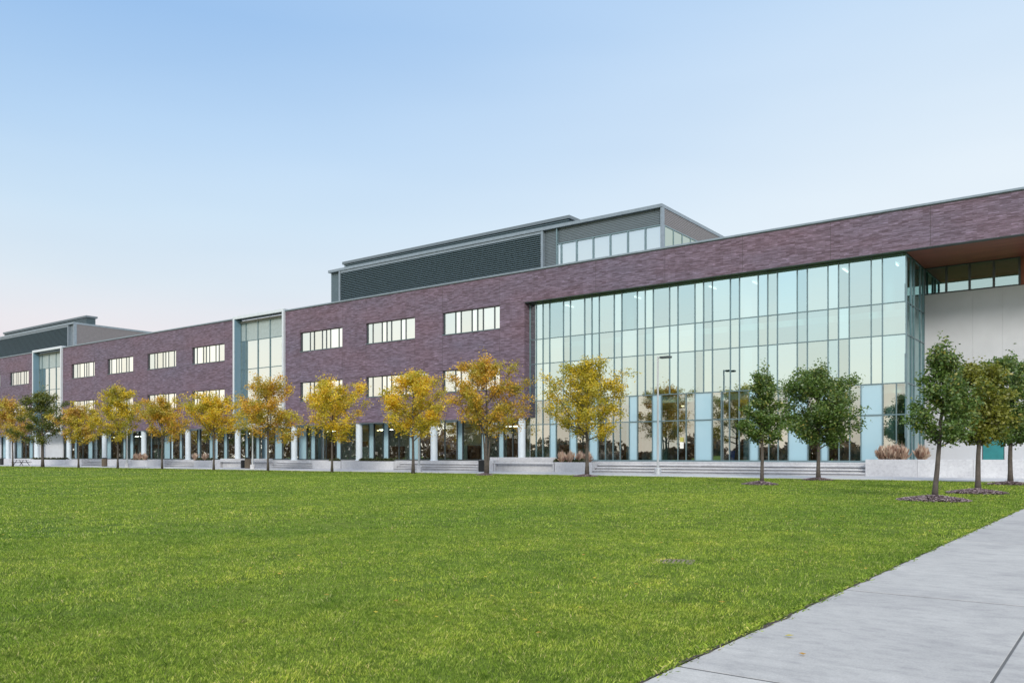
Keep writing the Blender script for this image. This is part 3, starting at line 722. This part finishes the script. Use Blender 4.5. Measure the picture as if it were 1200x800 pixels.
def shrubs(u0, u1, y, z, kinds, n, label, group):
    for k in range(n):
        x = atx(u0+(u1-u0)*(k+.5)/n, y)+R.uniform(-.1,.1); kind = kinds[k % len(kinds)]
        q = []; nb = 420
        for _ in range(nb):
            a = R.uniform(0, 2*PI)
            if kind == 'tan':
                sp = R.uniform(.0,.42)*R.random()**.5; h = max(.25, R.gauss(.72,.16)-sp*.45); w = .022; bx, by = R.uniform(-.1,.1), R.uniform(-.1,.1)
                tx, ty = bx+math.cos(a)*sp, by+math.sin(a)*sp; px, py = -math.sin(a)*w, math.cos(a)*w
                q.append([(bx-px,by-py,0),(bx+px,by+py,0),(tx+px*1.6,ty+py*1.6,h*.8),(tx,ty,h)])
            else:
                rr = R.random()**.4*.5; el = R.uniform(0, PI/2); c = Vector((math.cos(a)*math.cos(el)*rr, math.sin(a)*math.cos(el)*rr*.7, math.sin(el)*rr*.75))
                d1 = Vector((R.gauss(0,1),R.gauss(0,1),R.gauss(0,1))).normalized()*.06; d2 = d1.cross(Vector((R.gauss(0,1),R.gauss(0,1),R.gauss(0,1)))).normalized()*.05
                q.append([c-d1, c+d2, c+d1, c-d2])
        o = cells('ornamental_grass' if kind == 'tan' else 'shrub', np.array(q), YEL['tan' if kind == 'tan' else 'shrub'])
        o.location = (x, y+R.uniform(-.1,.1), z)
        tag(o, label[kind], 'grass clump' if kind == 'tan' else 'shrub', group+(' grasses' if kind == 'tan' else ' shrubs'))
PZ = .84
def planter(u0, u1, label, kinds, n, su=None):
    a, b = atx(u0,YSTEP), atx(u1,YSTEP)
    o = thing('concrete_planter', label, 'planter', ((a+b)/2, YSTEP, .05)); hw = (b-a)/2
    m = MB(); m.box(-hw, hw, 0, .16, -.01, PZ-.05); m.box(-hw, -hw+.16, .16, 1.06, -.01, PZ-.05); m.box(hw-.16, hw, .16, 1.06, -.01, PZ-.05)
    m.build('wall', M['conc'], o, bevel=.015)
    m = MB(); m.box(-hw+.16, hw-.16, .16, 1.06, -.01, PZ-.12); m.build('soil', M['soil'], o)
    u0, u1 = su or (u0+2, u1-2)
    shrubs(u0, u1, YSTEP+.6, PZ-.08, kinds, n, {'tan': 'tan ornamental grass growing in the '+label.split(' planter')[0]+' planter', 'green': 'low dark shrub growing in the '+label.split(' planter')[0]+' planter'}, label.split(' planter')[0]+' planter')
planter(650, 694, 'pale concrete planter beside the bench', ['green','tan'], 8)
planter(400, 461, 'long concrete planter left of the middle steps', ['green'], 9, (424,462))
planter(366, 399, 'square concrete planter right of the bay steps', ['green'], 2, (386,398))
planter(227, 248, 'small concrete planter just left of the silver bay', ['tan','green','green'], 6, (228,250))
planter(154, 173, 'narrow concrete planter behind the rust tree', ['green','tan'], 6)
planter(36, 77, 'far left concrete planter with a clipped hedge', ['green'], 12, (38,80))
cbox(574, 650, 55.95, 56.28, 1.22, 'concrete_wall', 'raised concrete wall behind the long bench ledge', 'wall')
o = thing('concrete_bench', 'long concrete bench ledge with a shadow gap, right of the rust tree', 'bench', (atx(579,YSTEP), YSTEP, .05))
L = atx(649,YSTEP)-atx(579,YSTEP)
m = MB(); m.box(0, L-.02, -.05, .55, .62, .78); m.build('seat', M['conc'], o, bevel=.015)
m = MB(); m.box(.1, L-.12, .25, .55, -.01, .62); m.build('base', M['conc'], o)
m = MB(); m.box(0, .1, 0, .55, -.01, .62); m.build('leg', M['conc'], o); m = MB(); m.box(L-.12, L-.02, 0, .55, -.01, .62); m.build('leg', M['conc'], o)
cbox(561.5, 578, 55.2, 56.28, 1.0, 'concrete_wall', 'short concrete cheek wall between the middle steps and bench', 'wall')
o = thing('concrete_bench', 'concrete bench ledge between the small planter and brown bin', 'bench', (atx(258,YSTEP), YSTEP, .05))
L = atx(316,YSTEP)-atx(258,YSTEP)
m = MB(); m.box(0, L, -.05, .55, .62, .78); m.build('seat', M['conc'], o, bevel=.015)
m = MB(); m.box(.1, L-.1, .25, .55, -.01, .62); m.build('base', M['conc'], o)
cbox(248.3, 257.7, 55.2, 56.28, .9, 'concrete_wall', 'short concrete wall right of the small planter', 'wall')
cbox(258, 316.7, 55.95, 56.28, 1.05, 'concrete_wall', 'concrete wall behind the bench ledge below the silver bay', 'wall')
cbox(173.3, 192.7, 55.2, 56.28, .9, 'concrete_wall', 'low concrete wall right of the narrow planter', 'wall')
cbox(122.3, 153.7, 55.2, 56.28, .9, 'concrete_wall', 'low concrete wall behind the small saucer lamp at left', 'wall')
cbox(77.3, 95.7, 55.2, 56.28, .9, 'concrete_wall', 'low concrete wall right of the hedge planter', 'wall')
cbox(-40, 35.7, 55.2, 56.28, .95, 'concrete_wall', 'low concrete wall behind the picnic table', 'wall')
a = atx(1014,YSTEP)
m = MB(); x = a
while x < 8: m.box(x, min(x+3.0,8)-.012, YSTEP, YSTEP+.35, .04, 1.11); x += 3.0
o = m.build('retaining_wall', M['conc'], bevel=.015); tag(o, 'long pale concrete retaining wall behind the three right-hand trees', 'wall')
m = MB(); m.box(a, 8, YSTEP+.3, 57.9, .85, 1.04); tag(m.build('planting_bed', M['soil']), kind='structure')
shrubs(1030, 1060, YSTEP+1.2, 1.04, ['tan'], 7, {'tan': 'pinkish tan grass clump above the retaining wall at the glass corner'}, 'glass corner')
shrubs(1073, 1086, YSTEP+1.6, 1.04, ['tan'], 2, {'tan': 'tan grass clump above the retaining wall by the white wall'}, 'white wall')

# ------------------------------------------------------------------ lamps
def lamp(u, Y, h, kind, label, head_dx=0):
    x = atx(u,Y); o = thing('street_lamp', label, 'lamp', (x, Y, .05))
    m = MB(); m.lathe([(.24,0),(.24,.42),(.22,.45)], seg=16); m.build('concrete_base' if kind != 'box' else 'base', M['conc'] if kind != 'box' else M['pole'], o)
    m = MB(); m.tube([(0,0,.4),(0,0,h)], [.085,.06], 12); m.build('pole', M['pole'], o)
    if kind == 'box':
        m = MB(); m.box(0, .85, -.04, .04, h-.10, h-.02); m.build('arm', M['pole'], o)
        m = MB(); m.box(.2, 1.0, -.17, .17, h-.16, h-.02); m.build('lamp_head', M['dark'], o, bevel=.02)
    else:
        m = MB(); m.lathe([(.05,h),(.58,h+.03),(.60,h+.07),(.35,h+.16),(.05,h+.2)], head_dx, 0, 24); m.build('lamp_head', M['silver'], o, smooth=False)
        m = MB(); m.lathe([(.20,h-.28),(.24,h-.02)], head_dx, 0, 16); m.build('lamp_glass', M['paper'], o)
        if head_dx: m = MB(); m.tube([(0,0,h-.05),(head_dx,0,h+.02)], [.05,.04], 8); m.build('arm', M['pole'], o)
    return o
lamp(771, 52.5, atz(771,418.5,52.5), 'box', 'tall pale lamp post with a flat box head before the curtain wall')
lamp(491, 50.5, atz(499,441,50.5), 'disc', 'tall lamp post with a white saucer head above the golden tree', .45)
lamp(296, 50.5, atz(296,499,50.5), 'disc', 'short saucer-headed lamp in front of the large silver framed bay')
lamp(149, 50.5, atz(149,501,50.5), 'disc', 'short saucer-headed lamp right of the far yellow-green tree')

# ------------------------------------------------------------------ bins, picnic table
def litter(u, Y, h, r, mat, label):
    o = thing('litter_bin', label, 'bin', (atx(u,Y), Y, .05))
    m = MB(); m.lathe([(r*.9,0),(r,.05),(r,h*.86),(r*.96,h*.88)], seg=16); m.build('bin_body', mat, o)
    m = MB(); m.lathe([(r*1.05,h*.88),(r*1.05,h*.93),(r*.6,h),(.02,h+.01)], seg=16); m.build('lid', M['black'], o)
litter(290.5, 52.5, 1.15, .33, M['bin'], 'brown litter bin left of the short lamp by the silver bay')
litter(285, 53.3, .85, .25, M['black'], 'small black bin beside the brown litter bin')
litter(122.5, 52.5, 1.1, .33, M['bin'], 'brown litter bin at left between two autumn trees')
litter(564.5, 53.2, .95, .28, M['black'], 'black litter bin just left of the rust tree trunk')
litter(2, 52, 1.0, .25, M['black'], 'black litter bin at the far left edge')
o = thing('picnic_table', 'dark picnic table with attached benches at the far left of the walk', 'picnic table', (atx(25,51.0), 51.0, .05), rz=.3)
m = MB()
for k in range(5): m.box(-.95, .95, -.36+.148*k, -.36+.148*k+.13, .72, .76)
m.build('table_top', M['black'], o)
for s in (-1,1):
    m = MB(); m.box(-.95, .95, s*.72-.13, s*.72+.13, .43, .47); m.build('seat', M['black'], o)
    m = MB(); m.tube([(s*.6,-.75,0),(s*.6,-.2,.72)], [.045,.045], 6); m.tube([(s*.6,.75,0),(s*.6,.2,.72)], [.045,.045], 6); m.tube([(s*.6,-.8,.41),(s*.6,.8,.41)], [.04,.04], 6)
    m.build('leg_frame', M['black'], o)

# drain in the lawn
o = thing('drain_cover', 'small sunken drain box set in the lawn', 'drain', (DR[0], DR[1], 0), rz=.35)
m = MB(); m.box(-.24,.24,-.22,-.19,-.03,.002); m.box(-.24,.24,.17,.22,-.03,.002); m.box(-.24,-.19,-.19,.17,-.03,.002); m.box(.19,.24,-.19,.17,-.03,.002); m.build('rim', M['bin'], o)
m = MB()
for k in range(7): m.box(-.19+.056*k, -.19+.056*k+.03, -.17, .17, -.012, .001)
m.build('grate', M['bin'], o)
m = MB(); m.box(-.19,.19,-.17,.17,-.05,-.02); m.build('pit', M['soil'], o)

# mulch rings
ML = ['wide purplish mulch ring under the leaning tree by the footpath','mulch ring under the middle of the three right-hand trees','mulch ring under the farthest right-hand tree','mulch ring under the narrow green tree','mulch ring under the round green tree','thin mulch ring under the tree before the curtain wall','small mulch patch under the forked rust tree']
for (cx, cy, rx, ry), lab in zip(MUL, ML):
    o = thing('mulch_bed', lab, 'mulch', (cx, cy, 0))
    m = MB(); n0 = len(m.v); seg = 36; rings = [(1.0,0),(.8,.06),(.5,.11),(.15,.14)]
    for rr, z in rings:
        for j in range(seg):
            a = 2*PI*j/seg; wob = 1+.06*math.sin(3*a+cx)+.05*math.sin(7*a)
            m.v.append((math.cos(a)*rx*rr*wob, math.sin(a)*ry*rr*wob, z))
    for i in range(3):
        for j in range(seg): m.f.append((i*seg+j, i*seg+(j+1)%seg, (i+1)*seg+(j+1)%seg, (i+1)*seg+j)); m.m.append(0)
    m.f.append(tuple(3*seg+j for j in range(seg))); m.m.append(0)
    m.build('mound', M['soil'], o, smooth=True)
    q = []
    for _ in range(3000 if cy < 40 else 900):
        a = R.uniform(0, 2*PI); rr = R.random()**.5*1.04; x, y = math.cos(a)*rx*rr, math.sin(a)*ry*rr; z = .145*(1-rr)**.8+.012+R.uniform(0,.025)
        b = R.uniform(0, PI); l, w2 = R.uniform(.02,.055), R.uniform(.008,.018); tz = R.uniform(-.018,.022)
        dx, dy = math.cos(b)*l, math.sin(b)*l; ex, ey = -math.sin(b)*w2, math.cos(b)*w2
        q.append([(x-dx-ex,y-dy-ey,z-tz),(x+dx-ex,y+dy-ey,z+tz),(x+dx+ex,y+dy+ey,z+tz+.008),(x-dx+ex,y-dy+ey,z-tz+.008)])
    tag(cells('wood_chips', np.array(q), M['mulch'], o), kind='stuff')

# fallen leaves
q = []
for _ in range(900):
    x, y = R.uniform(-45, 2), R.uniform(4, 55)
    if R.random() < .35: x, y = R.gauss(-4.5, 2.0), R.uniform(4.5, 40)
    z = .036 if XPATH0 < x < XPATH1 else (.056 if y > YEDGE else .045)
    if XPATH0 < x < XPATH1 and R.random() < .6: continue
    a = R.uniform(0,2*PI); l = R.uniform(.018,.035); w2 = l*.7; c, s_ = math.cos(a), math.sin(a); h = [R.uniform(0,.012) for _ in range(4)]
    q.append([(x-l*c,y-l*s_,z+h[0]),(x+w2*s_,y-w2*c,z+h[1]),(x+l*c,y+l*s_,z+h[2]),(x-w2*s_,y+w2*c,z+h[3])])
tag(cells('fallen_leaves', np.array(q), YEL['rust']), 'scattered small fallen leaves on the lawn and footpath', 'leaves', kind='stuff')

# ------------------------------------------------------------------ trees
def tree(name, label, u, Y, vtop, crown_px, vbase, leaf, seed, nleaf, lsize, style='spread', lean=0, trunk_r=.09, bark='bark', fork=False, group='row of autumn trees along the walk', coff=0):
    rr = random.Random(seed); x = atx(u,Y); k = Y/(F*ray(u)[1])             # metres per pixel there
    H = (V0-vtop)*k+EYE; zc0 = EYE+(V0-vbase)*k; CR = crown_px*k/2*(1.08 if style == 'spread' else 1.08)
    root = thing(name, label, 'tree', (x, Y, 0), group); nleaf = int(nleaf*(2.7 if style == 'spread' else 2.4)); lsize *= (.82 if style == 'spread' else .86)
    cx, cy = (lean*H*.5+coff*k)*.799, (lean*H*.5+coff*k)*.601                          # crown drift
    tb = MB()
    pts, rad = [], []
    n = 9; topf = .86
    for i in range(n+1):
        f = i/n; z = f*H*topf
        pts.append((cx*min(1,f*1.3)+rr.gauss(0,.025)*f*H*.3, cy*min(1,f*1.3)+rr.gauss(0,.025)*f*H*.3, z-.03*(i==0)))
        rad.append(trunk_r*(1.35 if i == 0 else 1)*(1-f)**.75+.012)
    tb.tube(pts, rad, 9)
    if fork:
        for s in (-1, 1): tb.tube([(s*.10,0,-.02),(s*.14,.03,.9),(s*.30,.05,zc0+.2),(s*.9,.1,zc0+1.5)], [trunk_r*.9,trunk_r*.7,.05,.02], 7)
    P = [Vector(p) for p in pts]
    def on_trunk(z):
        f = max(0, min(.999, z/(H*topf)))*n; i = int(f); return P[i].lerp(P[i+1], f-i)
    tips = []
    def env(z):                                                               # crown radius by height
        g = (z-zc0)/(H-zc0); g = max(0, min(1, g))
        if style == 'oval': return CR*(math.sin(PI*min(1,(g*.80+.20)))**.62)
        if style == 'cone': return CR*max(.12,(1-g)**.8)*(min(1,g*4+.55))
        return CR*(min(1,.60+g*2.2))*(1-g**2.0)**.75
    nl = {'spread':24,'oval':34,'cone':26}[style]
    for i in range(nl):
        g = (i+.5)/nl; zs = zc0*.92+(H*topf-zc0*.92)*g**1.15; a = i*2.4+rr.uniform(-.5,.5)
        b0 = on_trunk(zs); rise = rr.uniform(.25,.75) if style != 'spread' else rr.uniform(.3,1.0)
        reach = env(min(H*.97, zs+.25*CR))*(rr.uniform(.68,1.12) if style != 'spread' else rr.uniform(.6,1.25))
        zt = min(H*.99, zs+reach*rise+.1)
        tip = Vector((cx+math.cos(a)*reach, cy+math.sin(a)*reach, zt))
        mid = b0.lerp(tip, .5)+Vector((rr.gauss(0,.07),rr.gauss(0,.07),-.06*reach))
        r0 = max(.012, trunk_r*.42*(1-g*.7))
        tb.tube([b0, mid, tip], [r0, r0*.6, .008], 5, cap=False)
        nt = 6 if style != 'spread' else 7
        for j in range(nt):
            f = .28+.72*(j+rr.random())/nt; c = b0.lerp(mid, f*2) if f < .5 else mid.lerp(tip, f*2-1)
            d = Vector((rr.gauss(0,1),rr.gauss(0,1),rr.gauss(.25,.6))).normalized()*rr.uniform(.12,.42)*CR*.62
            e = c+d; e.z = max(e.z, zc0+rr.uniform(-.05,.25))
            tb.tube([c, e], [.012,.004], 4, cap=False); tips.append((c, e))
        tips.append((mid.lerp(tip,.6), tip))
    tips.append((P[-2], Vector((P[-1].x,P[-1].y,H))))
    tips.append((P[-1], Vector((P[-1].x+.1*CR,P[-1].y,H*.96))))
    ob = tb.build('trunk', M[bark], root, smooth=True)
    g_ = np.random.default_rng(seed)
    A = np.array([list(t_[0]) for t_ in tips]); Bp = np.array([list(t_[1]) for t_ in tips])
    wts = g_.uniform(.35,1.6,len(tips)); wts /= wts.sum()
    idx = g_.choice(len(tips), nleaf, p=wts); f = g_.uniform(.05,1.08,nleaf)[:,None]
    c = A[idx]+(Bp[idx]-A[idx])*f+g_.normal(0,1,(nleaf,3))*np.array([.085,.085,.065])*CR*(.85 if style == 'spread' else 1.15)
    d1 = g_.normal(0,1,(nleaf,3)); d1[:,2] *= .6; d1 /= np.linalg.norm(d1,axis=1)[:,None]
    d2 = np.cross(d1, g_.normal(0,1,(nleaf,3))); d2 /= np.linalg.norm(d2,axis=1)[:,None]
    s = lsize*g_.uniform(.55,1.25,nleaf)[:,None]
    q = np.stack([c-d1*s*.75, c+d2*s*.42, c+d1*s*.75, c-d2*s*.42], 1)
    cells('crown', q, YEL[leaf], root)
    return root
LN = 'row of autumn trees along the walk'
tree('autumn_tree','rusty ochre tree at the far left edge beside the picnic table', 15, 46, 464, 56, 518,'rust', 1, 4200,.16)
tree('autumn_tree','darkest olive-green tree at far left, between two ochre trees', 50, 46, 453, 58, 520,'dark', 2, 5200,.16, trunk_r=.16)
tree('autumn_tree','small ochre tree right of the dark olive tree at far left', 92, 46, 474, 54, 520,'rust', 3, 4200,.15)
tree('autumn_tree','yellow-green pointed tree left of the short lamp at left', 138, 46, 448, 64, 518,'lime', 4, 5000,.15)
tree('autumn_tree','orange-brown tree in front of the low walls, fifth from the left edge', 190, 46, 463, 62, 516,'orange', 5, 4600,.14)
tree('autumn_tree','loose golden ochre tree just left of the silver framed bay', 250.5, 46, 462, 72, 514,'gold', 6, 4800,.14)
tree('autumn_tree','orange and gold tree in front of the large silver framed bay', 314, 46, 442, 84, 516,'orange', 7, 6000,.135)
tree('autumn_tree','golden tree below the paired windows right of the silver bay', 389, 46, 442, 88, 517,'gold', 8, 6000,.13)
tree('autumn_tree','bright yellow round tree beside the tall saucer-headed lamp', 484, 46, 434, 92, 515,'gold', 9, 7000,.125, trunk_r=.11)
tree('autumn_tree','tall rusty orange tree with forked trunk at the end of the brick wall', 570, 44.6, 414, 96, 513,'orange', 10, 7500,.12, fork=True, bark='bark', trunk_r=.11)
tree('autumn_tree','yellow-green spreading tree before the left end of the curtain wall', 688, 45.6, 418, 104, 513,'lime', 11, 7000,.12, trunk_r=.12)
tree('young_tree','narrow sparse green tree before the middle of the curtain wall', 893, 37.6, 424, 55, 519,'green', 12, 4600,.105,'cone', trunk_r=.075, group='green trees on the lawn')
tree('young_tree','dense round dark green tree before the curtain wall', 959, 46.3, 426, 88, 524,'green', 13, 8800,.125,'oval', trunk_r=.10, group='green trees on the lawn')
tree('young_tree','leaning dark green tree nearest the camera in the widest mulch ring', 1095, 27.3, 393, 84, 520,'green', 14, 4600,.085,'cone', lean=.055, trunk_r=.07, group='green trees on the lawn', coff=6)
tree('young_tree','olive-green tree between the leaning tree and the right edge', 1146, 33.6, 420, 76, 519,'olive', 15, 5800,.10,'oval', trunk_r=.085, group='green trees on the lawn')
tree('young_tree','tall green tree cut by the right edge of the view', 1184, 44.5, 412, 70, 520,'green', 16, 6500,.12,'oval', trunk_r=.10, group='green trees on the lawn')

# little sucker shoots at the foot of the narrow tree are part of its bed; far wood seen only as a reflection in the glass
g_ = np.random.default_rng(5); n = 80000
x = g_.uniform(-700, 120, n); yy = -66+g_.uniform(-7,7,n)
hh = 3.7+1.5*np.sin(x*.21)+1.2*np.sin(x*.47+2)+1.3*np.sin(x*.093+1)+np.clip((-135-x)/50,0,1)*8.5
z = np.abs(g_.uniform(0,1,n))**.8*np.maximum(hh,2.2)
c = np.stack([x,yy,z],1)
d1 = g_.normal(0,1,(n,3)); d1 /= np.linalg.norm(d1,axis=1)[:,None]; d2 = np.cross(d1, g_.normal(0,1,(n,3))); d2 /= np.linalg.norm(d2,axis=1)[:,None]
s = g_.uniform(.35,.8,n)[:,None]
o = cells('distant_wood', np.stack([c-d1*s,c+d2*s*.7,c+d1*s,c-d2*s*.7],1), YEL['far']); tag(o, 'brown far-off wood behind the camera, mirrored in the lower glass', 'trees', kind='stuff')
